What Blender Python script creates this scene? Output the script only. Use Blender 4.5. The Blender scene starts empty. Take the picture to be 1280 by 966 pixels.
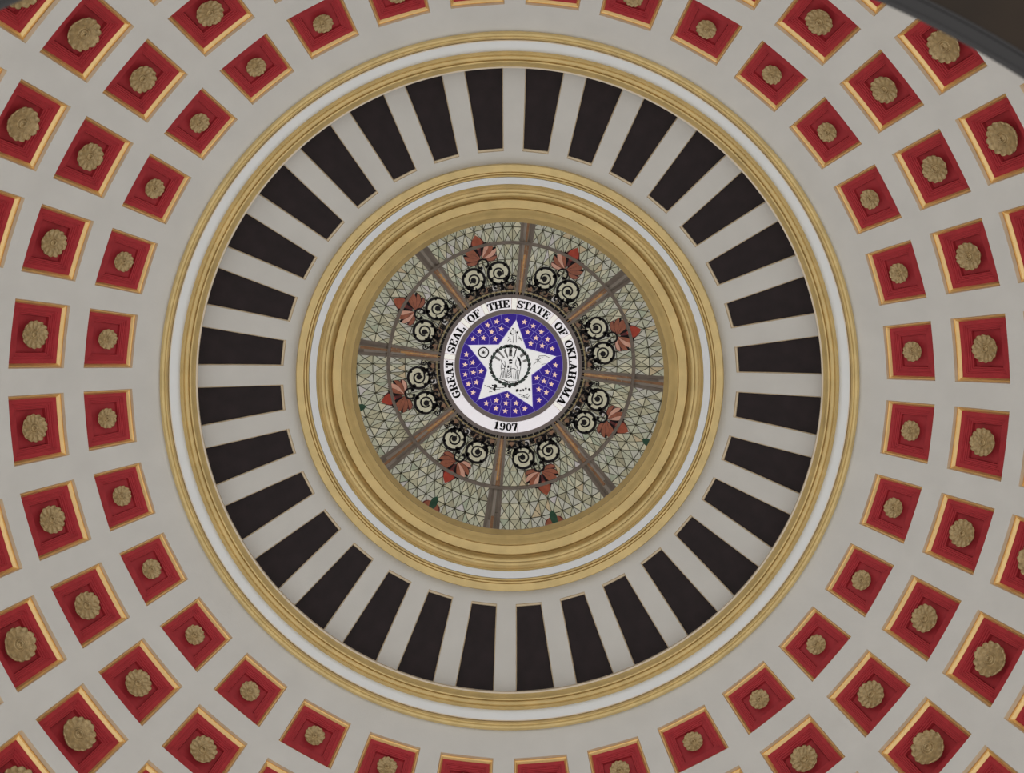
import bpy, math, random
from mathutils import Matrix, Vector
random.seed(7)
PI = math.pi
scene = bpy.context.scene
COL = scene.collection

# ------------------------------------------------------------------ camera
F_PX = 1507.3                                   # focal length in pixels of a 1280 px wide frame
CAM = (0.142, -1.462, 0.0)
TX, TY = -0.0023, -0.0231
cd = bpy.data.cameras.new('camera')
cd.sensor_width = 36.0
cd.lens = F_PX / 1280 * 36
cd.shift_x = -1.05 / 1280
cd.shift_y = -50.4 / 1280
cd.clip_start = 0.05
cd.clip_end = 300
cd.dof.use_dof = True
cd.dof.focus_distance = 27.5
cd.dof.aperture_fstop = 4.6
cam = bpy.data.objects.new('camera', cd)
COL.objects.link(cam)
c1, s1, c2, s2 = math.cos(TX), math.sin(TX), math.cos(TY), math.sin(TY)
right = Vector((c1, s1 * s2, -s1 * c2))
up = Vector((0, -c2, -s2))
fwd = Vector((s1, -c1 * s2, c1 * c2))
m = Matrix.Identity(4)
for i in range(3):
    m[i][0], m[i][1], m[i][2], m[i][3] = right[i], up[i], -fwd[i], CAM[i]
cam.matrix_world = m
scene.camera = cam

# ------------------------------------------------------------------ world, light, exposure
w = bpy.data.worlds.new('world')
scene.world = w
w.use_nodes = True
bg = w.node_tree.nodes['Background']
bg.inputs['Color'].default_value = (1.0, 1.0, 0.985, 1)
bg.inputs['Strength'].default_value = 0.80
scene.view_settings.view_transform = 'Standard'
scene.view_settings.look = 'None'
scene.view_settings.exposure = 0.14
scene.view_settings.gamma = 1.0
scene.view_settings.use_curve_mapping = False

# no lamps: the dome is lit by the soft light of the open, lit rotunda below (the world)

# ------------------------------------------------------------------ materials
def lin(c):
    return tuple((v / 255 / 12.92) if v / 255 <= 0.04045 else ((v / 255 + 0.055) / 1.055) ** 2.4 for v in c)

MATS = {}
def mat(name, rgb, rough=0.6, metal=0.0, emit=0.0, noise=0.0, nscale=3.0, bump=0.0, bscale=40.0, spec=0.5, tint=None):
    m = bpy.data.materials.new(name)
    m.use_nodes = True
    nt = m.node_tree
    b = nt.nodes['Principled BSDF']
    col = lin(rgb)
    b.inputs['Roughness'].default_value = rough
    b.inputs['Metallic'].default_value = metal
    b.inputs['Specular IOR Level'].default_value = spec
    b.inputs['Base Color'].default_value = (*col, 1)
    tc = nt.nodes.new('ShaderNodeTexCoord')
    if noise:
        n = nt.nodes.new('ShaderNodeTexNoise')
        n.inputs['Scale'].default_value = nscale
        n.inputs['Detail'].default_value = 5
        r = nt.nodes.new('ShaderNodeValToRGB')
        lo = tuple(v * (1 - noise) for v in col)
        hi = tuple(min(1, v * (1 + noise)) for v in (lin(tint) if tint else col))
        r.color_ramp.elements[0].position = 0.3
        r.color_ramp.elements[1].position = 0.7
        r.color_ramp.elements[0].color = (*lo, 1)
        r.color_ramp.elements[1].color = (*hi, 1)
        nt.links.new(tc.outputs['Object'], n.inputs['Vector'])
        nt.links.new(n.outputs['Fac'], r.inputs['Fac'])
        nt.links.new(r.outputs['Color'], b.inputs['Base Color'])
        if emit:
            nt.links.new(r.outputs['Color'], b.inputs['Emission Color'])
    if emit:
        if not noise:
            b.inputs['Emission Color'].default_value = (*col, 1)
        b.inputs['Emission Strength'].default_value = emit
    if bump:
        n2 = nt.nodes.new('ShaderNodeTexNoise')
        n2.inputs['Scale'].default_value = bscale
        n2.inputs['Detail'].default_value = 4
        bp = nt.nodes.new('ShaderNodeBump')
        bp.inputs['Strength'].default_value = bump
        bp.inputs['Distance'].default_value = 0.02
        nt.links.new(tc.outputs['Object'], n2.inputs['Vector'])
        nt.links.new(n2.outputs['Fac'], bp.inputs['Height'])
        nt.links.new(bp.outputs['Normal'], b.inputs['Normal'])
    MATS[name] = m
    return m

mat('plaster', (208, 206, 201), 0.75, noise=0.035, nscale=1.3, bump=0.1, bscale=25, spec=0.2)
mat('cool_white', (228, 231, 233), 0.6, noise=0.02, nscale=2, spec=0.3)
mat('cream_fillet', (222, 208, 186), 0.6)
mat('gold', (216, 190, 130), 0.45, 0.2, noise=0.10, nscale=2.5, bump=0.08, bscale=18)
mat('frame_tan', (214, 196, 166), 0.5, 0.1, noise=0.06, nscale=4)
mat('frame_bead', (236, 200, 138), 0.3, 0.75, noise=0.06, nscale=4)
mat('rosette_gold', (172, 148, 106), 0.4, 0.35, noise=0.22, nscale=14, bump=0.5, bscale=26)
mat('red', (168, 48, 55), 0.55, noise=0.10, nscale=5, bump=0.05, bscale=30, spec=0.3)
mat('dark_panel', (39, 30, 32), 0.6, noise=0.25, nscale=2.2, spec=0.25)
mat('dark_wood', (42, 29, 15), 0.5, noise=0.25, nscale=5, spec=0.3)
mat('dark_bronze', (40, 37, 37), 0.32)
mat('iron', (34, 28, 34), 0.5, 0.3)
mat('lead', (100, 97, 74), 0.6)
mat('muntin', (182, 168, 158), 0.6, noise=0.12, nscale=3)
mat('muntin_light', (226, 214, 206), 0.6, noise=0.08, nscale=3)
GE = 0.41
for nm, c in {'glass_sage': (184, 184, 162), 'glass_olive': (180, 175, 148), 'glass_cream': (202, 196, 170), 'glass_grey': (190, 188, 174),
              'glass_green': (168, 174, 152), 'glass_tan': (192, 174, 142), 'glass_lilac': (196, 190, 186), 'glass_dark': (162, 156, 132)}.items():
    mat(nm, c, 0.3, emit=GE, noise=0.10, nscale=9)
mat('band_brown', (146, 128, 106), 0.4, emit=GE * 0.6, noise=0.35, nscale=10)
mat('spoke_brown', (140, 104, 78), 0.3, emit=GE * 0.7, noise=0.25, nscale=8)
mat('glass_amber', (172, 128, 80), 0.3, emit=GE, noise=0.25, nscale=8)
mat('glass_rust', (140, 84, 64), 0.3, emit=GE, noise=0.2, nscale=8)
mat('glass_red', (158, 64, 50), 0.3, emit=GE, noise=0.15, nscale=6)
mat('glass_brick', (148, 78, 58), 0.3, emit=GE, noise=0.2, nscale=8)
mat('glass_pink', (198, 150, 130), 0.3, emit=GE, noise=0.1, nscale=6)
mat('glass_maroon', (84, 40, 40), 0.3, emit=GE, noise=0.2, nscale=6)
mat('glass_jade', (46, 72, 56), 0.3, emit=GE, noise=0.2, nscale=6)
mat('seal_white', (240, 236, 240), 0.35, emit=0.55, noise=0.015, nscale=3)
mat('seal_cream', (238, 237, 236), 0.35, emit=0.55)
mat('seal_pale', (246, 244, 236), 0.35, emit=0.55)
mat('seal_blue', (46, 18, 138), 0.5, emit=0.5, noise=0.08, nscale=4)
mat('seal_lilac', (172, 160, 214), 0.45, emit=0.4)
mat('seal_star', (246, 208, 186), 0.35, emit=0.55)
mat('seal_rim', (176, 162, 160), 0.5, noise=0.06, nscale=3)
mat('ink', (34, 30, 32), 0.5)
mat('ink_grey', (140, 138, 136), 0.5, emit=0.25)
mat('ink_green', (84, 104, 96), 0.5)

# ------------------------------------------------------------------ object helpers
def tag(o, label=None, cat=None, group=None, kind=None):
    if label: o['label'] = label
    if cat: o['category'] = cat
    if group: o['group'] = group
    if kind: o['kind'] = kind
    return o

def obj(name, verts, faces, mats, parent=None, midx=None, smooth=False, origin=None):
    me = bpy.data.meshes.new(name)
    if origin is not None:
        verts = [(v[0] - origin[0], v[1] - origin[1], v[2] - origin[2]) for v in verts]
    me.from_pydata(verts, [], faces)
    for mm in (mats if isinstance(mats, (list, tuple)) else [mats]):
        me.materials.append(MATS[mm])
    if midx:
        me.polygons.foreach_set('material_index', midx)
    if smooth:
        me.polygons.foreach_set('use_smooth', [True] * len(me.polygons))
    me.update()
    o = bpy.data.objects.new(name, me)
    COL.objects.link(o)
    if parent:
        o.parent = parent
    elif origin is not None:
        o.location = origin
    return o

def empty(name, loc=(0, 0, 0)):
    o = bpy.data.objects.new(name, None)
    o.location = loc
    o.empty_display_size = 0.3
    COL.objects.link(o)
    return o

def lathe(name, prof, mats, parent=None, seg=288, smooth_deg=None):
    """prof: list of (r, z, material index of the band that starts here); sharp bands keep their own vertices."""
    V, Fc, MI = [], [], []
    for (r0, z0, mi), (r1, z1, _) in zip(prof[:-1], prof[1:]):
        if mi is None:
            continue
        b = len(V)
        for k in range(seg):
            a = 2 * PI * k / seg
            c, s = math.cos(a), math.sin(a)
            V += [(r0 * c, r0 * s, z0), (r1 * c, r1 * s, z1)]
        for k in range(seg):
            n = (k + 1) % seg
            Fc.append((b + 2 * k, b + 2 * n, b + 2 * n + 1, b + 2 * k + 1))
            MI.append(mi)
    return obj(name, V, Fc, mats, parent, MI, smooth=True)

def arc_profile(p0, p1, bulge, n, mi):
    """points of a bulging band from p0 to p1 (p1 left out)"""
    (r0, z0), (r1, z1) = p0, p1
    dx, dz = r1 - r0, z1 - z0
    L = math.hypot(dx, dz)
    nx, nz = -dz / L, dx / L
    if nz > 0: nx, nz = -nx, -nz
    out = []
    for i in range(n):
        t = i / n
        b = bulge * 4 * t * (1 - t)
        out.append((r0 + dx * t + nx * b, z0 + dz * t + nz * b, mi))
    return out

# ------------------------------------------------------------------ the dome: one sphere carries the coffers
R, ZC = 12.0, 18.209
ST = PI / 16                                   # 32 sectors
ROLL = 0.0151                                  # turn of the whole dome about its axis
def sp(th, az, rad=R):
    return (rad * math.sin(th) * math.cos(az), rad * math.sin(th) * math.sin(az), ZC + rad * math.cos(th))

AW = 0.0707                                    # half angle of a coffer
ROWS = [(0.7745, 0.8702), (0.9090, 1.0165), (1.0515, 1.1630), (1.1945, 1.3085)]
NS = 4                                         # segments along a coffer side

def straight(th, d, h):                        # a coffer side runs straight between its corners
    return math.atan(math.tan(th) * math.cos(h) / math.cos(d))

def shell(name, rad, th0, th1, holes, half, mname, parent=None):
    idx, V, Fc = {}, [], []
    def vid(th, az):
        p = sp(th, az, rad)
        key = (round(p[0], 4), round(p[1], 4), round(p[2], 4))
        if key not in idx:
            idx[key] = len(V); V.append(p)
        return idx[key]
    bands = []
    cur = th0
    for a, b in holes:
        if a > cur: bands.append((cur, a, False))
        bands.append((max(a, cur), b, True)); cur = b
    if cur < th1: bands.append((cur, th1, False))
    edges = {e for ab in holes for e in ab}
    for a, b, hole in bands:
        def th_at(u, d, h):
            if abs(d) > h: d = h
            ea = straight(a, d, h) if a in edges else a
            eb = straight(b, d, h) if b in edges else b
            return ea + (eb - ea) * u
        n = NS if hole else max(1, round((b - a) / 0.025))
        for i in range(n):
            ua, ub = i / n, (i + 1) / n
            ta, tb = a + (b - a) * ua, a + (b - a) * ub
            for k in range(32):
                c = (k + 0.5) * ST + ROLL
                def cols(t):
                    h = half(t)
                    L = [c - ST / 2, c - ST / 4 - h / 2] + [c - h + 2 * h * j / NS for j in range(NS + 1)] + [c + ST / 4 + h / 2, c + ST / 2]
                    return L
                A, B = cols(ta), cols(tb)
                for j in range(len(A) - 1):
                    if hole and 2 <= j < 2 + NS: continue
                    ha, hb = half(ta), half(tb)
                    Fc.append((vid(th_at(ua, A[j] - c, ha), A[j]), vid(th_at(ua, A[j + 1] - c, ha), A[j + 1]), vid(th_at(ub, B[j + 1] - c, hb), B[j + 1]), vid(th_at(ub, B[j] - c, hb), B[j])))
    return obj(name, V, Fc, mname, parent, smooth=True)

ceiling = shell('ceiling', R, 0.70, 1.46, ROWS, lambda t: AW, 'plaster')
tag(ceiling, 'pale grey plaster coffered dome with rings of square openings', 'ceiling', kind='structure')

# upper zone with the dark panels, a little further out than the coffered dome
RU = 12.32
TH_IN, TH_OUT = math.asin(5.50 / RU), 0.66
def panel_half(t):
    u = (t - TH_IN) / (TH_OUT - TH_IN)
    return 0.0568 + 0.0075 * u
shell('upper_dome', RU, 0.4136, 0.665, [(TH_IN, TH_OUT)], panel_half, 'plaster', ceiling)

# ------------------------------------------------------------------ moldings (structure)
def px(p, z):                                   # image radius at height z -> radius in metres
    return p * z / F_PX
def ring_profile(rows):
    return [(px(p, z), z, mi) for p, z, mi in rows]

M1 = ['gold', 'gold', 'gold', 'gold', 'cream_fillet', 'gold']
t1 = [(438.5, 27.40, 3), (437.6, 27.17, 0), (435.0, 27.13, 0), (432.5, 27.15, 0), (430.8, 27.20, 5), (429.6, 27.20, 1), (428.4, 27.24, 2), (426.6, 27.38, None),
      (412.8, 27.50, 3), (412.4, 27.36, 0), (410.5, 27.33, 0), (408.2, 27.37, 3), (407.4, 27.44, 2), (406.2, 27.43, 5), (403.6, 27.43, 1), (402.2, 27.45, 3), (401.2, 27.50, 3),
      (400.2, 27.44, 1), (398.8, 27.45, 0), (397.2, 27.50, 5), (396.4, 27.55, 2), (394.6, 27.61, 2), (392.6, 27.66, 4), (390.6, 27.68, 4), (390.4, 27.80, 4)]
trim1 = lathe('trim_1', ring_profile(t1) + [(px(390.4, 27.8) + 0.05, 28.02, 4), (px(390.4, 27.8) + 0.5, 28.05, 4)], M1)
tag(trim1, 'wide gilded ring molding between the red coffers and the dark radial panels', 'molding', kind='structure')
lathe('white_band', ring_profile([(427.2, 27.42, 1), (426.4, 27.335, 1), (425.2, 27.34, 0), (412.2, 27.45, 0), (412.0, 27.6, 0)]), ['cool_white', 'cream_fillet'], trim1)

M2 = M1
t2 = [(268.2, 29.50, 3), (267.4, 29.15, 0), (266.6, 29.13, 0), (258.2, 29.16, 3), (257.7, 29.22, 3), (256.8, 29.19, 1), (255.2, 29.20, 3), (254.6, 29.26, 3), (253.6, 29.22, 5), (251.6, 29.25, 5), (251.0, 29.33, None),
      (242.6, 29.42, 5), (240.2, 29.40, 3), (239.6, 29.50, 2), (236.6, 29.50, 2)]
t2 += [(q[0] * F_PX / q[1], q[1], q[2]) for q in arc_profile((px(236.4, 29.44), 29.44), (px(231.6, 29.46), 29.46), 0.025, 6, 0)]
t2 += [(231.6, 29.46, 3), (231.3, 29.49, 3)]
t2 += [(q[0] * F_PX / q[1], q[1], q[2]) for q in arc_profile((px(231.0, 29.46), 29.46), (px(226.6, 29.56), 29.56), 0.03, 6, 1)]
t2 += [(226.6, 29.56, 2), (225.0, 29.72, 2), (222.4, 29.80, 2), (222.2, 29.70, 0), (221.6, 29.69, 0), (211.4, 29.76, 3), (211.0, 29.80, 3), (210.2, 29.77, 1), (207.0, 29.83, 5),
       (206.6, 29.84, 0), (203.0, 29.92, 0), (198.7, 30.0, 3), (198.2, 30.10, 2), (194.8, 30.22, 5), (192.6, 30.30, 5), (192.4, 30.5, 5)]
trim2 = lathe('trim_2', ring_profile(t2) + [(5.9, 30.55, 5)], M2)
tag(trim2, 'deep gilded ring molding framing the round stained glass skylight', 'molding', kind='structure')
lathe('white_band', ring_profile([(251.4, 29.4, 0), (251.0, 29.25, 0), (242.5, 29.32, 0), (242.3, 29.5, 0)]), ['cool_white'], trim2)

# lantern drum above the inner molding; unseen top cap added to block world light
wl = lathe('wall_lantern', [(5.72, 30.5, 0), (5.72, 38.3, 0), (0.02, 38.4, 0)], ['plaster'])
tag(wl, 'plain plaster lantern drum rising above the inner gilded molding', 'wall', kind='structure')

# rim of the round floor opening close above the camera
RE = 2.352
rim = [(3.6, 2.632, 0), (RE + 0.045, 2.640, 1)]
rim += [(RE + 0.041 + 0.0045 * math.cos(PI * i / 6), 2.640 - 0.006 * math.sin(PI * i / 6), 1) for i in range(7)]
rim += [(RE + 0.036, 2.640, 2), (RE + 0.012, 2.646, 1)]
rim += [(RE + 0.006 + 0.006 * math.cos(PI * i / 6), 2.644 - 0.006 * math.sin(PI * i / 6), 1) for i in range(7)]
rim += [(RE, 2.648, 1), (RE + 0.004, 2.656, 0), (RE + 0.12, 2.76, 0), (3.6, 2.78, 0), (3.6, 2.632, 0)]
t3 = lathe('trim_3', rim, ['dark_wood', 'dark_bronze', 'dark_bronze'])
t3.location = (-0.006, 0.004, 0)
tag(t3, 'dark wooden rim of a round floor opening cutting across the dome', 'rim', kind='structure')

# ------------------------------------------------------------------ things repeated around the dome
def copy_tree(o, parent=None):
    c = o.copy()
    COL.objects.link(c)
    c.parent = parent
    for ch in KIDS.get(o.name, []):
        copy_tree(ch, c)
    return c
KIDS = {}
def kid(parent, o):
    KIDS.setdefault(parent.name, []).append(o)
    return o

def perimeter(thc, hth, half, e, d, n=NS, rad=R, et=None):
    """closed loop of a spherical trapezoid inset by e metres (et across the ends), sunk by d metres"""
    et = e if et is None else et
    t0, t1 = thc - hth + et / rad, thc + hth - et / rad
    def hw(t): return half(t) - e / (rad * math.sin(t))
    pts = []
    for t, sg in ((t0, 1), (t1, -1)):
        h = hw(t)
        for i in range(n):
            a = sg * (-h + 2 * h * i / n)
            pts.append(sp(straight(t, a, h), a, rad + d))
        u0, u1 = (t0, t1) if sg > 0 else (t1, t0)
        for i in range(n):
            u = u0 + (u1 - u0) * i / n
            pts.append(sp(u, sg * hw(u), rad + d))
    return pts

def loops_mesh(loops, mis, cap=None):
    V, Fc, MI = [], [], []
    for (A, B), mi in zip(zip(loops[:-1], loops[1:]), mis):
        b, n = len(V), len(A)
        V += A + B
        for i in range(n):
            j = (i + 1) % n
            Fc.append((b + i, b + j, b + n + j, b + n + i)); MI.append(mi)
    if cap is not None:
        b = len(V); L = loops[-1]; n = len(L)
        V += L
        V.append(tuple(sum(p[i] for p in L) / n for i in range(3)))
        for i in range(n):
            Fc.append((b + i, b + (i + 1) % n, b + n)); MI.append(cap)
    return V, Fc, MI

def rosette_mesh(rad, lobes, stem, seed, petals):
    """a scalloped gilded flower; local z points at the viewer, face near z = 0, stem reaches -stem"""
    rnd = random.Random(seed)
    nphi = lobes * 6
    prof = [(0.30, 0.00), (0.36, 0.02), (0.45, 0.015), (0.58, 0.045), (0.70, 0.07), (0.80, 0.08), (0.87, 0.085), (0.925, 0.125), (0.985, 0.13), (1.015, 0.07), (0.93, 0.0), (0.78, -0.05), (0.55, -0.12), (0.42, -0.22), (0.40, -stem / rad)]
    jit = [rnd.uniform(-1, 1) for _ in range(lobes)]
    V, Fc, MI = [], [], []
    for i, (q, h) in enumerate(prof):
        for k in range(nphi):
            a = 2 * PI * k / nphi
            lo = abs(math.cos(lobes * a / 2))
            j = jit[(k // 6) % lobes]
            wgt = max(0, min(1, (q - 0.42) / 0.5)) if i < 11 else 0.4
            w3 = wgt ** (1.3 if petals > 0.4 else 3.0)
            rr = q * (1 + w3 * (0.075 * (lo ** 0.7) - 0.04 + 0.015 * j))
            hh = h + w3 * (0.085 * (lo - 0.6) + 0.03 * j) + wgt * (0.03 * math.sin(3 * a + seed) * q + petals * 0.05 * math.cos((lobes - 3) * a + 11 * q) + 0.02 * math.cos(5 * a + 14 * q))
            V.append((rad * rr * math.cos(a), rad * rr * math.sin(a), rad * hh))
    for i in range(len(prof) - 1):
        for k in range(nphi):
            n = (k + 1) % nphi
            Fc.append((i * nphi + k, i * nphi + n, (i + 1) * nphi + n, (i + 1) * nphi + k))
            MI.append(1 if (i in (7, 8) and k % 6 in (5, 0, 4, 1)) else 0)
    return V, Fc, MI

def boss_mesh(rad):
    prof = [(0.0, 0.16), (0.045, 0.155), (0.08, 0.12), (0.09, 0.06), (0.12, 0.05), (0.15, 0.085), (0.19, 0.09), (0.22, 0.06), (0.225, 0.0), (0.24, -0.02), (0.27, 0.02), (0.30, 0.035), (0.33, 0.01), (0.33, -0.06)]
    n = 28
    V, Fc, MI = [(0, 0, rad * prof[0][1])], [], []
    for q, h in prof[1:]:
        for k in range(n):
            a = 2 * PI * k / n
            V.append((rad * q * math.cos(a), rad * q * math.sin(a), rad * h))
    for k in range(n):
        Fc.append((0, 1 + k, 1 + (k + 1) % n)); MI.append(1)
    for i in range(len(prof) - 2):
        for k in range(n):
            j = (k + 1) % n
            Fc.append((1 + i * n + k, 1 + i * n + j, 1 + (i + 1) * n + j, 1 + (i + 1) * n + k)); MI.append(1 if i == 0 else 2 if i in (2, 3, 7, 8, 9) else 0)
    return V, Fc, MI

ROW_LABEL = ['small red coffer with gilded rosette in the ring next to the wide gold molding',
             'medium red coffer with gilded rosette in the second ring out from the gold molding',
             'large red coffer with broad gilded rosette in the third ring out from the gold molding',
             'largest red coffer with broad gilded rosette in the fourth ring out from the gold molding']
ROW_GROUP = ['coffers of the first ring', 'coffers of the second ring', 'coffers of the third ring', 'coffers of the fourth ring']
ROS = [(0.217, 13, 0.6), (0.287, 14, 0.8), (0.344, 14, 0.15), (0.38, 14, 0.15)]
for ri, (ta, tb) in enumerate(ROWS):
    thc, hth = (ta + tb) / 2, (tb - ta) / 2
    W = R * hth
    q = W / 0.64
    O = sp(thc, 0)
    root = empty('coffer', O)
    tag(root, ROW_LABEL[ri], 'coffer', ROW_GROUP[ri])
    half = lambda t: AW
    fr = [(0.0, 0.0), (0.020, 0.074), (0.026, 0.100), (0.043, 0.102), (0.049, 0.096), (0.056, 0.100), (0.090, 0.142), (0.093, 0.16)]
    L = [perimeter(thc, hth, half, e * q, d * q) for e, d in fr]
    V, Fc, MI = loops_mesh(L, [0, 1, 1, 2, 2, 2, 1])
    kid(root, obj('frame', V, Fc, ['frame_tan', 'frame_bead', 'frame_bead'], root, MI, origin=O))
    st = [(0.091, 0.150), (0.175, 0.150), (0.182, 0.166), (0.200, 0.166), (0.206, 0.186), (0.236, 0.186), (0.242, 0.206), (0.272, 0.206), (0.278, 0.226), (0.306, 0.226), (0.318, 0.30)]
    L = [perimeter(thc, hth, half, e * q, d * q) for e, d in st]
    V, Fc, MI = loops_mesh(L, [0] * 10, cap=0)
    kid(root, obj('panel', V, Fc, ['red'], root, MI, origin=O))
    rad, lob, pet = ROS[ri]
    face_d = 0.13 * q
    V, Fc, MI = rosette_mesh(rad, lob, 0.305 * q - face_d, 3 + ri, pet)
    # local frame of the rosette: z axis points to the dome's centre
    n = Vector((-math.sin(thc), 0, -math.cos(thc)))
    tx_ = Vector((0, 1, 0)); ty_ = n.cross(tx_)
    def place(V, off=0.0):
        out = []
        for v in V:
            p = tx_ * v[0] + ty_ * v[1] + n * (v[2] - face_d + off)
            out.append((p.x, p.y, p.z))
        return out
    ros = kid(root, obj('rosette', place(V), Fc, ['rosette_gold', 'rosette_gold'], root, MI, smooth=True))
    V, Fc, MI = boss_mesh(rad * 1.15)
    kid(ros, obj('centre_boss', place(V, 0.01), Fc, ['rosette_gold', 'rosette_gold', 'rosette_gold'], ros, MI, smooth=True))
    for k in range(32):
        a = (k + 0.5) * ST + ROLL
        o = root if k == 31 else copy_tree(root)
        o.location = sp(thc, a)
        o.rotation_euler = (0, 0, a)

# dark radial panels
thc, hth = (TH_IN + TH_OUT) / 2, (TH_OUT - TH_IN) / 2
O = sp(thc, 0, RU)
root = empty('radial_panel', O)
tag(root, 'dark brown tapering panel with thin gilded edge between white ribs', 'panel', 'dark panels of the radial ring')
L = [perimeter(thc, hth, panel_half, e, d, rad=RU, et=e * 1.9) for e, d in [(0, 0), (0.003, 0.04), (0.009, 0.04), (0.022, 0.055), (0.024, 0.10)]]
V, Fc, MI = loops_mesh(L, [2, 1, 2, 0])
kid(root, obj('frame', V, Fc, ['frame_tan', 'frame_tan', 'frame_tan'], root, MI, origin=O))
L = [perimeter(thc, hth, panel_half, e, d, rad=RU, et=e * 1.9) for e, d in [(0.02, 0.092), (0.06, 0.092)]]
V, Fc, MI = loops_mesh(L, [0])
# the board itself: a curved grid that follows the dome
b = len(V); nt_, na_ = 8, 4
e = 0.03
for i in range(nt_ + 1):
    t = thc - hth + e / RU + (2 * hth - 2 * e / RU) * i / nt_
    for j in range(na_ + 1):
        h = panel_half(t) - e / (RU * math.sin(t))
        V.append(sp(t, -h + 2 * h * j / na_, RU + 0.0915))
for i in range(nt_):
    for j in range(na_):
        p = b + i * (na_ + 1) + j
        Fc.append((p, p + 1, p + na_ + 2, p + na_ + 1)); MI.append(0)
kid(root, obj('board', V, Fc, ['dark_panel'], root, MI, origin=O))
for k in range(32):
    a = (k + 0.5) * ST + ROLL
    o = root if k == 31 else copy_tree(root)
    o.location = sp(thc, a, RU)
    o.rotation_euler = (0, 0, a)

# ------------------------------------------------------------------ stained glass skylight
ZG = 37.43
S = ZG / F_PX                                   # metres per drawing unit
ROT = -7.0 * PI / 180                           # turn of the skylight
def uv(u, v, z):                                # drawing unit (u right, v up) -> world
    return (u * S, -v * S, z)
def pol(r, a):                                  # a measured from up, clockwise
    return (r * math.sin(a), r * math.cos(a))

class Slab:
    """flat shapes with thickness, collected into one mesh"""
    def __init__(s): s.V, s.F, s.M = [], [], []
    def poly(s, pts, z0, z1, mi=0):
        b, n = len(s.V), len(pts)
        s.V += [uv(x, y, z0) for x, y in pts] + [uv(x, y, z1) for x, y in pts]
        s.F.append(tuple(range(b, b + n))); s.F.append(tuple(range(b + 2 * n - 1, b + n - 1, -1)))
        s.M += [mi, mi]
        for i in range(n):
            j = (i + 1) % n
            s.F.append((b + i, b + j, b + n + j, b + n + i)); s.M.append(mi)
    def ribbon(s, pts, wd, z0, z1, mi=0, closed=False):
        n = len(pts)
        Lp, Rp = [], []
        for i in range(n):
            p, q = (pts[i - 1] if (i or closed) else pts[i]), pts[(i + 1) % n] if (i < n - 1 or closed) else pts[i]
            dx, dy = q[0] - p[0], q[1] - p[1]
            d = math.hypot(dx, dy) or 1
            h = (wd(i / (n - 1)) if callable(wd) else wd) / 2
            Lp.append((pts[i][0] - dy / d * h, pts[i][1] + dx / d * h)); Rp.append((pts[i][0] + dy / d * h, pts[i][1] - dx / d * h))
        for i in range(n if closed else n - 1):
            j = (i + 1) % n
            s.poly([Lp[i], Lp[j], Rp[j], Rp[i]], z0, z1, mi)
    def ring(s, cx, cy, r0, r1, z0, z1, mi=0, n=28):
        rm, wd = (r0 + r1) / 2, r1 - r0
        s.ribbon([(cx + rm * math.cos(2 * PI * k / n), cy + rm * math.sin(2 * PI * k / n)) for k in range(n)], wd, z0, z1, mi, True)
    def disc(s, cx, cy, r, z0, z1, mi=0, n=14):
        s.poly([(cx + r * math.cos(2 * PI * k / n), cy + r * math.sin(2 * PI * k / n)) for k in range(n)], z0, z1, mi)
    def build(s, name, mats, parent=None):
        return obj(name, s.V, s.F, mats, parent, s.M)

sky = empty('stained_glass_skylight', (0, 0, 0))
tag(sky, 'round stained glass skylight with eight spokes, iron scrollwork and red palmettes', 'skylight')
def rot(p, a):                                  # clockwise turn of a drawing point
    c, s = math.cos(a), math.sin(a)
    return (p[0] * c + p[1] * s, -p[0] * s + p[1] * c)

R_IN, R_MID, R_OUT = 88.5, 153.0, 226.0
GLASS = ['glass_sage', 'glass_olive', 'glass_cream', 'glass_grey', 'glass_green', 'glass_tan', 'glass_lilac', 'glass_dark']
GW = [32, 14, 14, 28, 2, 2, 2, 4]
def pick(rnd):
    wts = list(GW)
    return rnd.choices(range(8), wts)[0]
def spoke_half(r):                              # half width of a spoke at radius r
    return 5.4 + (r - R_IN) * 0.043
rnd = random.Random(21)
RADII = [92.0, 112.0, 132.5, 153.0, 173.0, 193.0, 212.0, 226.0]
NCELL = 10
lead = Slab()
stuff = Slab()
for sct in range(8):
    base = -ROT + sct * PI / 4 + PI / 8
    def node(i, j, half_row=False):
        r = RADII[i] if not half_row else (RADII[i] + RADII[i + 1]) / 2
        a_half = PI / 8 - (spoke_half(r) - 2.0) / r
        return pol(r, base - a_half + 2 * a_half * j / NCELL)
    for i in range(len(RADII) - 1):
        for j in range(NCELL):
            A, B, C, D, M_ = node(i, j), node(i, j + 1), node(i + 1, j + 1), node(i + 1, j), node(i, j + 0.5, True)
            for tri in ((A, B, M_), (B, C, M_), (C, D, M_), (D, A, M_)):
                g = pick(rnd)
                cxy = (sum(p[0] for p in tri) / 3, sum(p[1] for p in tri) / 3)
                tri = [(p[0] * 0.985 + cxy[0] * 0.015, p[1] * 0.985 + cxy[1] * 0.015) for p in tri]
                dz = rnd.uniform(-0.008, 0.008)
                if i == 3 and j < 9:
                    s_ = Slab(); s_.poly(tri, ZG + dz, ZG + 0.03 + dz); s_.build('glass_pane', [GLASS[g]], sky)
                else:
                    stuff.poly(tri, ZG + dz, ZG + 0.03 + dz, g)
            for p in (A, B, C, D):
                lead.ribbon([p, M_], 0.72, ZG - 0.03, ZG + 0.02)
            if i != 3 and i:
                lead.ribbon([A, B], 0.85, ZG - 0.03, ZG + 0.02)
            if j:
                lead.ribbon([A, D], 0.75, ZG - 0.03, ZG + 0.02)
                lead.disc(*A, 1.0, ZG - 0.035, ZG + 0.02, n=6)
so = stuff.build('small_glass_panes', GLASS, sky); so['kind'] = 'stuff'
lead.build('leading', ['lead'], sky)

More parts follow.
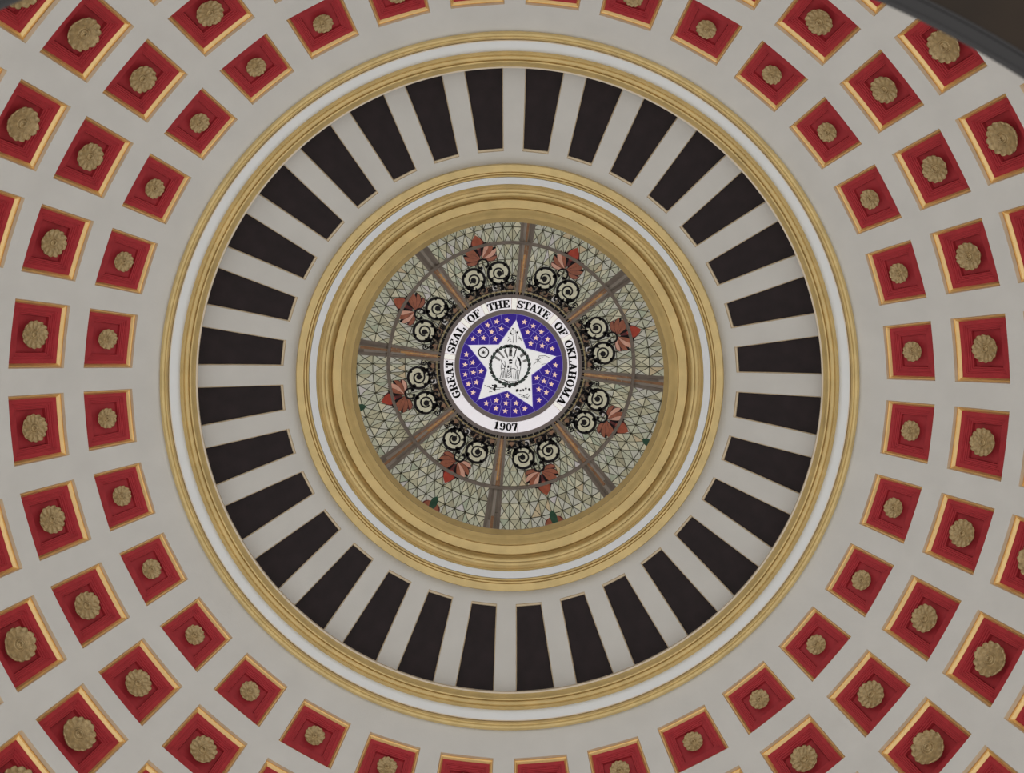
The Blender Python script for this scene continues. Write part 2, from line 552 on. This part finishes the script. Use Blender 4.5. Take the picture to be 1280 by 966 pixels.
# concentric muntin and spokes
s_ = Slab(); s_.ring(0, 0, R_MID - 1.9, R_MID + 1.9, ZG - 0.20, ZG + 0.03, n=160); s_.build('ring_muntin', ['muntin'], sky)
for sct in range(8):
    a = -ROT + sct * PI / 4
    def sk(x, y): return rot((x, y), a)
    s_ = Slab()
    for sg in (-1, 1):
        r0, r1 = 88.2, 226.0
        s_.poly([sk(sg * spoke_half(r0), r0), sk(sg * (spoke_half(r0) - 3.2), r0), sk(sg * (spoke_half(r1) - 4.2), r1), sk(sg * spoke_half(r1), r1)], ZG - 0.14, ZG + 0.03)
    sp_o = s_.build('spoke', ['muntin'], sky)
    cols = ['glass_amber', 'glass_rust', 'muntin_light', 'glass_amber', 'muntin_light', 'glass_rust']
    for lane in range(3):
        s_ = Slab()
        cuts = [88, 108 + 7 * lane, 133 + 6 * ((lane + sct) % 3), 153, 185 + 5 * lane, 226]
        for ci in range(len(cuts) - 1):
            r0, r1 = cuts[ci] + 0.3, cuts[ci + 1] - 0.3
            def xl(r, t): hw = spoke_half(r) - 3.2 - (r - 87) * 0.007; return -hw + 2 * hw * t
            t0, t1_ = lane / 3 + 0.02, (lane + 1) / 3 - 0.02
            mi = (0 if lane == 1 else 1) if ci < 2 else ((2 if (lane + sct) % 3 == 0 else 1) if ci < 3 else (2 if lane == (sct + ci) % 3 else (1 if lane == 1 else 3)))
            s_.poly([sk(xl(r0, t0), r0), sk(xl(r0, t1_), r0), sk(xl(r1, t1_), r1), sk(xl(r1, t0), r1)], ZG - 0.07 + 0.012 * lane, ZG + 0.02, mi)
        s_.build('amber_strip', ['glass_amber', 'spoke_brown', 'muntin_light', 'muntin'], sp_o)

# bands around the seal
s_ = Slab(); s_.ring(0, 0, 93.6, 102.5, ZG - 0.012, ZG + 0.0, n=120)
s_.build('brown_band', ['band_brown'], sky)
s_ = Slab()
for k in range(72):
    a0 = 2 * PI * (k + 0.06) / 72 - ROT; a1 = 2 * PI * (k + 0.94) / 72 - ROT
    s_.poly([pol(88.6, a0), pol(88.6, a1), pol(91.8, a1), pol(91.8, a0)], ZG - 0.09, ZG)
s_.build('iron_dash_ring', ['iron'], sky)
s_ = Slab(); s_.ring(0, 0, 92.2, 93.2, ZG - 0.09, ZG, n=160); s_.build('gilded_wire_ring', ['gold'], sky)

def leaf(p0, ang, L, wd, curl, n=7, pw=0.75):
    """leaf outline from p0 in direction ang (clockwise from up)"""
    mid = []
    x, y, a = p0[0], p0[1], ang
    for i in range(n + 1):
        mid.append((x, y))
        x += L / n * math.sin(a); y += L / n * math.cos(a); a += curl / n
    Lf, Rt = [], []
    for i, (mx, my) in enumerate(mid):
        t = i / n
        h = wd / 2 * math.sin(PI * min(1, t ** pw * 0.98 + 0.02)) ** 0.8
        q, p = mid[min(i + 1, n)], mid[max(i - 1, 0)]
        d = math.hypot(q[0] - p[0], q[1] - p[1])
        nx, ny = -(q[1] - p[1]) / d, (q[0] - p[0]) / d
        Lf.append((mx + nx * h, my + ny * h)); Rt.append((mx - nx * h, my - ny * h))
    return Lf + Rt[::-1][1:-1] if n else Lf

for sct in range(8):
    a = -ROT + sct * PI / 4 + PI / 8
    class T(Slab):
        def poly(s, pts, z0, z1, mi=0): Slab.poly(s, [rot(p, a) for p in pts], z0, z1, mi)
    zi0, zi1 = ZG - 0.12, ZG - 0.035
    s_ = T()
    for sg in (-1, 1):
        cx, cy = sg * 16.2, 115.0
        pts = []
        N = 64
        for i in range(N + 1):
            t = i / N
            deg = 200 + 740 * t                     # starts at the foot, outer turn, then winds inward
            f_ = max(0.0, min(1.0, (deg - 530) / 110))
            rr = 13.4 - (f_ * f_ * (3 - 2 * f_)) * 6.2 - max(0, deg - 640) / 300 * 2.0
            ang = math.radians(deg)
            pts.append((cx - sg * rr * math.cos(ang), cy + rr * math.sin(ang)))
        s_.ribbon(pts, lambda t: 1.6 + 1.7 * math.sin(PI * min(1, t * 1.7)) if t < 0.5 else 1.9, zi0, zi1)
        s_.disc(cx + sg * 0.6, cy - 0.6, 3.4, zi0, zi1)
        for dx, dy, r in ((-8.6, 8.2, 2.4), (8.6, -8.4, 2.6), (4.5, -9.6, 1.8), (-10.5, -5.5, 2.0), (9.5, 7.5, 1.6)):
            s_.disc(cx + sg * dx, cy + dy, r, zi0, zi1)
        # foot, end curl and leaves
        s_.ribbon([(cx - sg * 9, 105), (cx - sg * 4, 99), (cx + sg * 2, 95.5), (cx + sg * 4, 93)], 1.8, zi0, zi1)
        s_.ribbon([(sg * 32.6 + 3.0 * math.cos(k * 0.55), 104.4 + 3.0 * math.sin(k * 0.55)) for k in range(11)], 1.2, zi0, zi1)
        s_.disc(sg * 32.6, 104.4, 1.2, zi0, zi1)
        s_.ribbon([(sg * 33, 101), (sg * 28, 99.6), (sg * 24, 97.5)], 1.3, zi0, zi1)
        for (x, y, an, L_) in ((13, 101, 1.9, 7), (17, 99, -0.4, 6.5), (20, 96, 0.9, 7), (9, 97, -1.2, 6), (5.5, 100, 0.4, 5.5), (25, 101, -0.9, 6), (12, 94, 1.2, 6), (28, 95, 0.5, 5), (3, 95, -0.8, 4.5)):
            s_.poly(leaf((sg * x, y), sg * an, L_, 3.0, 0.8 * sg), zi0, zi1)
        for x, y, r in ((7.5, 103.5, 2.6), (22, 100.5, 2.4), (28.5, 97.5, 2.0), (15.5, 96.5, 2.2), (1.8, 99, 1.7)):
            s_.ring(sg * x, y, r - 1.1, r, zi0, zi1, n=12)
        # connecting loop below the palmette
        s_.ribbon([(sg * 6.4 * math.sin(t), 130.8 + 6.2 * math.cos(t)) for t in [2.45 * i / 10 for i in range(11)]], 2.2, zi0, zi1)
        s_.disc(sg * 3.3, 126.6, 2.0, zi0, zi1)
    s_.ribbon([pol(103.6, (x / 103.6)) for x in [-32 + 4 * i for i in range(17)]], 1.0, zi0 + 0.02, zi1)
    s_.ribbon([pol(95.0, (x / 95.0)) for x in [-30 + 4 * i for i in range(16)]], 0.9, zi0 + 0.02, zi1)
    s_.build('scrollwork', ['iron'], sky)
    # pale glass inside the scrolls, coloured glass glimpsed between the curls
    for sg in (-1, 1):
        s_ = T(); s_.disc(sg * 16.2, 115, 13, ZG - 0.034, ZG - 0.022, 0, 20); s_.build('scroll_glass', ['glass_cream'], sky)
    for x in (-26, -14, -5, 6, 15, 25):
        g = (x + 40 + sct * 3) % 3
        s_ = T()
        s_.poly([pol(94.4, (x - 2.6) / 95), pol(94.4, (x + 2.6) / 95), pol(101.5, (x + 2.6) / 95), pol(101.5, (x - 2.6) / 95)], ZG - 0.034, ZG - 0.022)
        s_.build('bead_glass', [['glass_maroon', 'glass_lilac', 'spoke_brown'][g]], sky)
    # palmette
    s_ = T()
    zp0, zp1 = ZG - 0.07, ZG - 0.036
    palettes = [('glass_maroon', 'glass_rust', 'glass_pink', 'glass_red')]
    s_.poly(leaf((0, 141), 0.0, 26.8, 21.0, 0.0, 10), zp0, zp1, 0)
    pal = s_.build('palmette', ['glass_maroon'], sky)
    for k, (an, L_, wd, cu) in enumerate(((2.0, 20, 8, -1.0), (1.48, 23, 9.5, -0.9), (0.98, 24, 10, -0.6), (0.42, 22, 9, 0.2))):
        for sg in (-1, 1):
            zz = zp0 - 0.02 - 0.012 * k
            p_ = T(); p_.poly(leaf((sg * 0.8, 137.5), sg * an, L_, wd, sg * cu, 8, 1.7), zz, zp1 - 0.015, 0)
            o = p_.build('petal', ['iron' if k in (1, 3) else 'glass_maroon'], pal)
            an2 = an + 0.13
            p_ = T(); p_.poly(leaf((sg * 1.0, 137.8), sg * an2, L_ * 0.97, wd * 0.56, sg * cu * 1.05, 8, 1.7), zz - 0.008, zp1 - 0.02, 0)
            p_.build('petal_light', ['glass_pink' if (sct * 3 + k * 2 + (sg > 0)) % 4 == 0 else 'glass_rust'], pal)
    p_ = T(); p_.poly(leaf((0, 150), 0.0, 18.0, 13.5, 0.0, 9), zp0 - 0.09, zp1 - 0.02, 0)
    p_.build('bud', [['glass_red', 'glass_brick'][(sct // 2) % 2]], pal)
    # small bud at the outer edge
    s_ = T()
    s_.poly(leaf((0, 188), -0.05, 24, 9, 0.0), zp0 - 0.02, zp1, 0)
    for sg in (-1, 1):
        s_.poly(leaf((sg * 2, 199), sg * 1.15, 14, 8, -0.7 * sg), zp0, zp1, 1)
        s_.poly(leaf((sg * 1, 196), sg * 0.6, 20, 8, 0.2 * sg), zp0 - 0.01, zp1, 2)
    s_.build('edge_bud', ['glass_jade', 'glass_maroon', 'glass_rust'], sky)

# ------------------------------------------------------------------ the seal in the middle
seal = empty('state_seal', (0, 0, 0))
tag(seal, 'round blue and white glass seal with a white star, lettered ring and date', 'seal')
ZS = ZG - 0.15
def ringpane(r0, r1, a0, a1, n=None):
    n = n or max(2, int(abs(a1 - a0) * 14))
    return [pol(r1, a0 + (a1 - a0) * i / n) for i in range(n + 1)] + [pol(r0, a1 + (a0 - a1) * i / n) for i in range(n + 1)]

s_ = Slab(); s_.ring(0, 0, 83.8, 88.4, ZS - 0.06, ZG, n=128); s_.ring(0, 0, 64.6, 70.2, ZS - 0.05, ZG, n=128)
s_.disc(0, 0, 84.5, ZS + 0.03, ZS + 0.05, 0, 96)
s_.build('rim', ['seal_rim'], seal)

DEG = PI / 180
cuts = [-140, -124, -84.5, -79.5, -49.0, -45.0, -27.0, -22.5, 0.5, 5.5, 40.0, 44.5, 62.0, 66.0, 128.5, 132.5, 174.5, 194, 220]
ring_part = None
s_ = Slab()
s_.poly(ringpane(70.2, 83.9, (cuts[0]) * DEG, (cuts[1]) * DEG), ZS, ZS + 0.03)
letter_ring = s_.build('lettered_ring', ['seal_white'], seal)
for i in range(1, len(cuts) - 1):
    s_ = Slab()
    s_.poly(ringpane(70.2, 83.9, (cuts[i] + 0.25) * DEG, (cuts[i + 1] - 0.25) * DEG), ZS, ZS + 0.03)
    s_.build('ring_pane', ['seal_pale' if cuts[i + 1] - cuts[i] < 8 else 'seal_white'], letter_ring)

# slab serif glyphs, unit height
def seg(x0, y0, x1, y1, wd):
    dx, dy = x1 - x0, y1 - y0
    d = math.hypot(dx, dy); nx, ny = -dy / d * wd / 2, dx / d * wd / 2
    return [(x0 + nx, y0 + ny), (x1 + nx, y1 + ny), (x1 - nx, y1 - ny), (x0 - nx, y0 - ny)]
def box(x0, y0, x1, y1): return [(x0, y0), (x1, y0), (x1, y1), (x0, y1)]
def arcs(cx, cy, rx, ry, a0, a1, wx, wy, n=12):
    P = []
    for i in range(n):
        t0, t1 = math.radians(a0 + (a1 - a0) * i / n), math.radians(a0 + (a1 - a0) * (i + 1) / n)
        P.append([(cx + rx * math.cos(t0), cy + ry * math.sin(t0)), (cx + rx * math.cos(t1), cy + ry * math.sin(t1)),
                  (cx + (rx - wx) * math.cos(t1), cy + (ry - wy) * math.sin(t1)), (cx + (rx - wx) * math.cos(t0), cy + (ry - wy) * math.sin(t0))])
    return P
TH, TN = 0.2, 0.13
def serif(x, y, wd=0.40): return box(x - wd / 2, y, x + wd / 2, y + TN)
GL = {
 'T': (0.86, [box(0.33, 0, 0.53, 1), serif(0.43, 0, 0.46), box(0.0, 0.9, 0.86, 1), box(0, 0.66, 0.1, 1), box(0.76, 0.66, 0.86, 1)]),
 'H': (0.98, [box(0.1, 0, 0.3, 1), box(0.68, 0, 0.88, 1), box(0.2, 0.45, 0.78, 0.55)] + [serif(x, y) for x in (0.2, 0.78) for y in (0, 0.9)]),
 'E': (0.84, [box(0.1, 0, 0.3, 1), box(0, 0, 0.8, 0.1), box(0, 0.9, 0.78, 1), box(0.3, 0.46, 0.56, 0.55), box(0.7, 0, 0.8, 0.34), box(0.68, 0.68, 0.78, 1), box(0.48, 0.36, 0.57, 0.66)]),
 'F': (0.80, [box(0.1, 0, 0.3, 1), serif(0.2, 0, 0.46), box(0, 0.9, 0.78, 1), box(0.3, 0.46, 0.56, 0.55), box(0.68, 0.66, 0.78, 1), box(0.48, 0.34, 0.57, 0.68)]),
 'L': (0.80, [box(0.1, 0, 0.3, 1), box(0, 0, 0.78, 0.1), serif(0.2, 0.9, 0.42), box(0.68, 0, 0.78, 0.38)]),
 'A': (0.98, [seg(0.46, 1, 0.16, 0.05, 0.1), seg(0.46, 1, 0.78, 0.05, 0.21), box(0.26, 0.28, 0.66, 0.37), serif(0.16, 0, 0.34), serif(0.78, 0, 0.42)]),
 'O': (0.92, arcs(0.46, 0.5, 0.46, 0.52, 0, 360, 0.21, 0.09, 22)),
 'K': (1.0, [box(0.1, 0, 0.3, 1), serif(0.2, 0), serif(0.2, 0.9), seg(0.3, 0.42, 0.76, 0.95, 0.1), seg(0.42, 0.55, 0.8, 0.05, 0.2), serif(0.8, 0, 0.36), serif(0.76, 0.9, 0.36)]),
 'M': (1.16, [box(0.12, 0, 0.22, 1), box(0.86, 0, 1.06, 1), seg(0.2, 1, 0.55, 0.05, 0.2), seg(0.92, 1, 0.55, 0.05, 0.1), serif(0.17, 0, 0.34), serif(0.96, 0, 0.4), box(0, 0.9, 0.3, 1), box(0.84, 0.9, 1.16, 1)]),
 'R': (0.98, [box(0.1, 0, 0.3, 1), serif(0.2, 0, 0.42), box(0, 0.9, 0.5, 1), box(0.25, 0.44, 0.5, 0.53), seg(0.52, 0.5, 0.78, 0.06, 0.2), box(0.7, 0, 0.98, 0.1)] + arcs(0.48, 0.72, 0.34, 0.28, -90, 90, 0.2, 0.09)),
 'G': (0.96, arcs(0.46, 0.5, 0.46, 0.52, 50, 340, 0.21, 0.09, 20) + [box(0.62, 0.08, 0.82, 0.46), box(0.5, 0.4, 0.94, 0.49), box(0.72, 0.66, 0.82, 0.98)]),
 'S': (0.80, arcs(0.40, 0.74, 0.34, 0.28, 30, 270, 0.17, 0.1) + arcs(0.40, 0.26, 0.36, 0.28, -150, 90, 0.19, 0.1) + [box(0.66, 0.66, 0.75, 0.98), box(0.04, 0.02, 0.13, 0.36), seg(0.3, 0.56, 0.52, 0.44, 0.16)]),
 '1': (0.6, [box(0.2, 0, 0.42, 1), box(0.04, 0, 0.58, 0.1), seg(0.04, 0.76, 0.3, 0.92, 0.12)]),
 '9': (0.74, arcs(0.36, 0.7, 0.34, 0.32, 0, 360, 0.19, 0.09, 16) + arcs(0.34, 0.42, 0.37, 0.44, -130, 40, 0.18, 0.1) + [box(0.04, 0.06, 0.24, 0.24)]),
 '0': (0.74, arcs(0.37, 0.5, 0.36, 0.52, 0, 360, 0.2, 0.09, 20)),
 '7': (0.74, [box(0.04, 0.86, 0.72, 1), seg(0.64, 0.9, 0.34, 0, 0.2), box(0.04, 0.66, 0.13, 1)]),
}
def glyph(ch, cx, cy, ang, size, flip=False):
    """letter centred at (cx, cy); ang is clockwise turn from upright"""
    wd, polys = GL[ch]
    s_ = Slab()
    for P in polys:
        Q = []
        for x, y in P:
            p = rot(((x - wd / 2) * size, (y - 0.5) * size), ang)
            Q.append((cx + p[0], cy + p[1]))
        ox, oy = rot((0.045 * size, 0), ang)
        for k_ in (-1, 1):                       # bold weight
            s_.poly([(x + ox * k_, y + oy * k_) for x, y in Q], ZS - 0.012, ZS + 0.01)
    return s_.build('letter', ['ink'], letter_ring)
ANG = [('G', -117.4), ('R', -110.2), ('E', -103.2), ('A', -96.0), ('T', -88.8), ('S', -75.0), ('E', -68.4), ('A', -61.4), ('L', -54.2), ('O', -40.2), ('F', -33.2), ('T', -18.8), ('H', -11.8), ('E', -4.4),
       ('S', 8.6), ('T', 14.8), ('A', 21.4), ('T', 28.2), ('E', 35.0), ('O', 50.4), ('F', 57.6), ('O', 69.6), ('K', 76.8), ('L', 83.8), ('A', 91.0), ('H', 98.8), ('O', 106.6), ('M', 115.2), ('A', 124.6)]
for ch, d in ANG:
    u_, v_ = pol(76.9, d * DEG)
    glyph(ch, u_, v_, d * DEG, 9.6)
for ch, d in (('1', 193.6), ('9', 187.9), ('0', 182.2), ('7', 176.6)):
    u_, v_ = pol(76.6, d * DEG)
    glyph(ch, u_, v_, (d - 180) * DEG, 9.2)

def Z1(x, y): return (x / 5.085 - 99.9, 96.3 - y / 5.085)          # drawing sheet of the seal
def Z3(x, y): return (x / 12.075 - 39.9, 46.3 - y / 12.075)        # drawing sheet of its middle
TIPS = [Z1(541, 200), Z1(795, 432), Z1(645, 750), Z1(300, 705), Z1(235, 360)]
INNER = [Z1(603, 380), Z1(638, 550), Z1(484, 648), Z1(357, 517), Z1(430, 357)]
STARS = [[(593, 214), (649, 239), (614, 278), (700, 277), (666, 315), (633, 351), (739, 324), (706, 364), (768, 383)],
         [(789, 487), (737, 530), (785, 548), (672, 568), (716, 589), (763, 608), (684, 641), (731, 659), (685, 708)],
         [(484, 679), (352, 728), (414, 709), (476, 727), (540, 727), (412, 760), (472, 777), (536, 777), (595, 762)],
         [(226, 419), (217, 485), (266, 471), (219, 546), (269, 534), (318, 526), (238, 607), (288, 596), (268, 660)],
         [(268, 321), (308, 273), (334, 315), (359, 234), (385, 277), (408, 322), (417, 212), (446, 257), (483, 203)]]
def clip(poly, nx, ny, d):                       # keep nx*x + ny*y <= d
    out = []
    for i in range(len(poly)):
        p, q = poly[i], poly[(i + 1) % len(poly)]
        a, b = nx * p[0] + ny * p[1] - d, nx * q[0] + ny * q[1] - d
        if a <= 0: out.append(p)
        if a * b < 0:
            t = a / (a - b); out.append((p[0] + (q[0] - p[0]) * t, p[1] + (q[1] - p[1]) * t))
    return out
s_ = Slab(); s_.disc(0, 0, 64.8, ZS + 0.012, ZS + 0.04, 0, 96)
field = s_.build('blue_field', ['seal_lilac'], seal)
for g in range(5):
    A, B, C = TIPS[g], INNER[g], TIPS[(g + 1) % 5]
    aA, aC = math.atan2(A[0], A[1]), math.atan2(C[0], C[1])
    while aC < aA: aC += 2 * PI
    region = [A] + [pol(64.2, aA + (aC - aA) * i / 24) for i in range(25)] + [C, B]
    cen = (sum(p[0] for p in region) / len(region), sum(p[1] for p in region) / len(region))
    pts = [Z1(*p) for p in STARS[g]]
    for i, p in enumerate(pts):
        cell = [((q[0] - cen[0]) * 0.995 + cen[0], (q[1] - cen[1]) * 0.995 + cen[1]) for q in region]
        for j, q in enumerate(pts):
            if i == j: continue
            nx, ny = q[0] - p[0], q[1] - p[1]
            L_ = math.hypot(nx, ny); nx /= L_; ny /= L_
            cell = clip(cell, nx, ny, nx * (p[0] + q[0]) / 2 + ny * (p[1] + q[1]) / 2 - 0.2)
        s_ = Slab(); s_.poly(cell, ZS - 0.006, ZS + 0.02)
        s_.build('blue_pane', ['seal_blue'], field)
        s_ = Slab()
        tw = 8 * DEG
        s_.poly([(p[0] + (3.7 if k % 2 == 0 else 1.55) * math.sin(tw + k * PI / 5), p[1] + (3.7 if k % 2 == 0 else 1.55) * math.cos(tw + k * PI / 5)) for k in range(10)], ZS - 0.02, ZS)
        s_.build('small_star', ['seal_star'], field)
s_ = Slab()
star_pts = []
for g in range(5): star_pts += [TIPS[g], INNER[g]]
s_.ribbon(star_pts, 1.0, ZS - 0.014, ZS + 0.02, 1, True)
s_.poly(star_pts, ZS - 0.01, ZS + 0.02)
star = s_.build('white_star', ['seal_cream', 'seal_lilac'], seal)

# ---- engraving on the star
zi0, zi1 = ZS - 0.03, ZS - 0.006
wr = Slab()
cx, cy = Z3(465, 557)
RW = 23.8
for k in range(30):
    a0 = 2 * PI * (k + 0.1 * math.sin(7 * k)) / 30
    for off, ln, dm in ((1.3, 6.4, 0.32), (-1.3, 6.4, -0.30)):
        p = (cx + (RW + off * 0.4) * math.sin(a0), cy + (RW + off * 0.4) * math.cos(a0))
        sgn = 1 if a0 < PI else -1
        wr.poly(leaf(p, a0 - PI / 2 * sgn - dm * sgn, ln, 3.4, 0.25 * sgn, 5), zi0 - (0.006 if off > 0 else 0), zi1, 0 if (k + (off > 0)) % 3 else 1)
wr.ring(cx, cy, RW - 0.9, RW + 0.9, zi0 + 0.005, zi1, 0, 60)
for x, y, r in ((400, 865, 2.0), (460, 872, 2.2), (540, 858, 1.8)):
    wr.disc(*Z3(x, y), r, zi0 - 0.01, zi1, 1)
wr.build('wreath', ['ink_green', 'ink'], star)

ray = Slab()
for P in ([(238, 405), (212, 440), (312, 492), (325, 468)], [(300, 330), (272, 352), (370, 452), (390, 438)], [(395, 300), (372, 340), (425, 440), (440, 425)],
          [(455, 290), (445, 420), (495, 420), (500, 290)], [(575, 300), (545, 330), (515, 440), (535, 440)], [(676, 352), (610, 408), (628, 440), (704, 398)], [(722, 452), (655, 482), (662, 512), (728, 492)]):
    ray.poly([Z3(*p) for p in P], zi0 + 0.008, zi1)
ray.build('sun_rays', ['ink_grey'], star)

def strokes(name, lines, wd, m='ink', parent=star):
    s_ = Slab()
    for L_ in lines:
        if isinstance(L_[0], (int, float)): s_.disc(*Z3(L_[0], L_[1]), L_[2] / 12.075, zi0, zi1, 0, 9)
        elif isinstance(L_[0], str): s_.poly([Z3(*p) for p in L_[1:]], zi0, zi1)
        else: s_.ribbon([Z3(*p) for p in L_], wd, zi0, zi1)
    return s_.build(name, [m], parent)
strokes('central_figures', [('f', (445, 475), (470, 460), (505, 472), (500, 490), (450, 495)), ('f', (450, 510), (500, 505), (498, 530), (455, 535)), ('f', (425, 560), (450, 555), (455, 590), (428, 600)),
    [(395, 310), (410, 400), (440, 455)], [(560, 310), (540, 400), (505, 455)], (480, 345, 22), [(465, 360), (500, 420), (470, 400)],
    [(330, 470), (345, 520), (330, 590), (345, 640), (320, 740)], [(385, 490), (400, 560), (385, 600), (392, 740)], [(345, 520), (380, 560)], (388, 572, 14), [(345, 600), (392, 610)], [(350, 640), (350, 740)], [(370, 640), (365, 745)],
    [(430, 610), (415, 750)], [(485, 560), (480, 620), (490, 750)], [(430, 660), (480, 600)], [(428, 690), (484, 640)], [(424, 720), (486, 680)], [(422, 748), (488, 715)], [(480, 610), (530, 600), (560, 625)],
    [(575, 425), (610, 460), (632, 520), (625, 600), (605, 690), (592, 775)], [(560, 470), (548, 540), (575, 590), (590, 620)], [(545, 620), (600, 640)], [(560, 640), (545, 770)], [(578, 640), (572, 770)], [(530, 600), (520, 760)],
    [(300, 760), (380, 775), (440, 800), (540, 800), (600, 780)], [(380, 775), (400, 820), (440, 830)], [(400, 790), (470, 830), (520, 820)], [(430, 800), (425, 830)], [(460, 800), (470, 835)]], 0.75)
strokes('hair', [('f', (572, 418), (612, 452), (636, 510), (625, 570), (608, 560), (604, 500), (575, 460))], 0.8)
strokes('top_emblem', [[(490, 30), (470, 70), (500, 105), (530, 80), (520, 30)], [(545, 30), (560, 100), (595, 40)], [(560, 100), (560, 215)], [(520, 110), (515, 210)], [(440, 130), (480, 170)], [(600, 120), (640, 190)], [(470, 190), (520, 215)], (478, 78, 16), (575, 60, 16), (510, 5, 12), [(430, 195), (455, 165)], [(590, 160), (640, 160)]], 0.65)
s_ = Slab(); c_ = Z3(68, 362); s_.ring(*c_, 5.4, 7.0, zi0, zi1, 0, 24)
s_.poly([(c_[0] + (3.9 if k % 2 == 0 else 1.5) * math.sin(k * PI / 7), c_[1] + (3.9 if k % 2 == 0 else 1.5) * math.cos(k * PI / 7)) for k in range(14)], zi0, zi1, 1)
s_.disc(*c_, 1.1, zi0 - 0.01, zi1, 0, 8)
s_.build('wreathed_star_emblem', ['ink', 'ink_grey'], star)
strokes('crossed_emblem', [[(820, 545), (900, 470), (960, 430)], [(850, 465), (890, 480), (930, 515)], [(880, 440), (885, 500)], [(900, 415), (990, 410), (1060, 440)], [(900, 415), (905, 450)], [(940, 545), (1000, 530)], (888, 478, 12)], 0.6)
strokes('bow_emblem', [[(80, 852), (150, 885), (230, 900)], [(150, 870), (180, 905), (240, 920), (320, 910)], [(170, 930), (150, 955), (200, 950)], [(230, 910), (250, 950)], [(250, 890), (380, 890)], (245, 868, 30), (205, 858, 14), (232, 912, 22)], 0.65)
strokes('settlers_emblem', [('f', (550, 950), (555, 915), (590, 905), (600, 935), (570, 955)), (625, 935, 16), [(640, 945), (655, 905), (675, 945)], (668, 925, 14), (705, 905, 16), [(705, 905), (705, 950)], (755, 915, 18), (770, 935, 10), [(600, 985), (680, 1010), (740, 980)], [(650, 1000), (720, 1050), (760, 1010)], [(700, 1010), (740, 1060)], [(630, 1020), (690, 1040)]], 0.6)
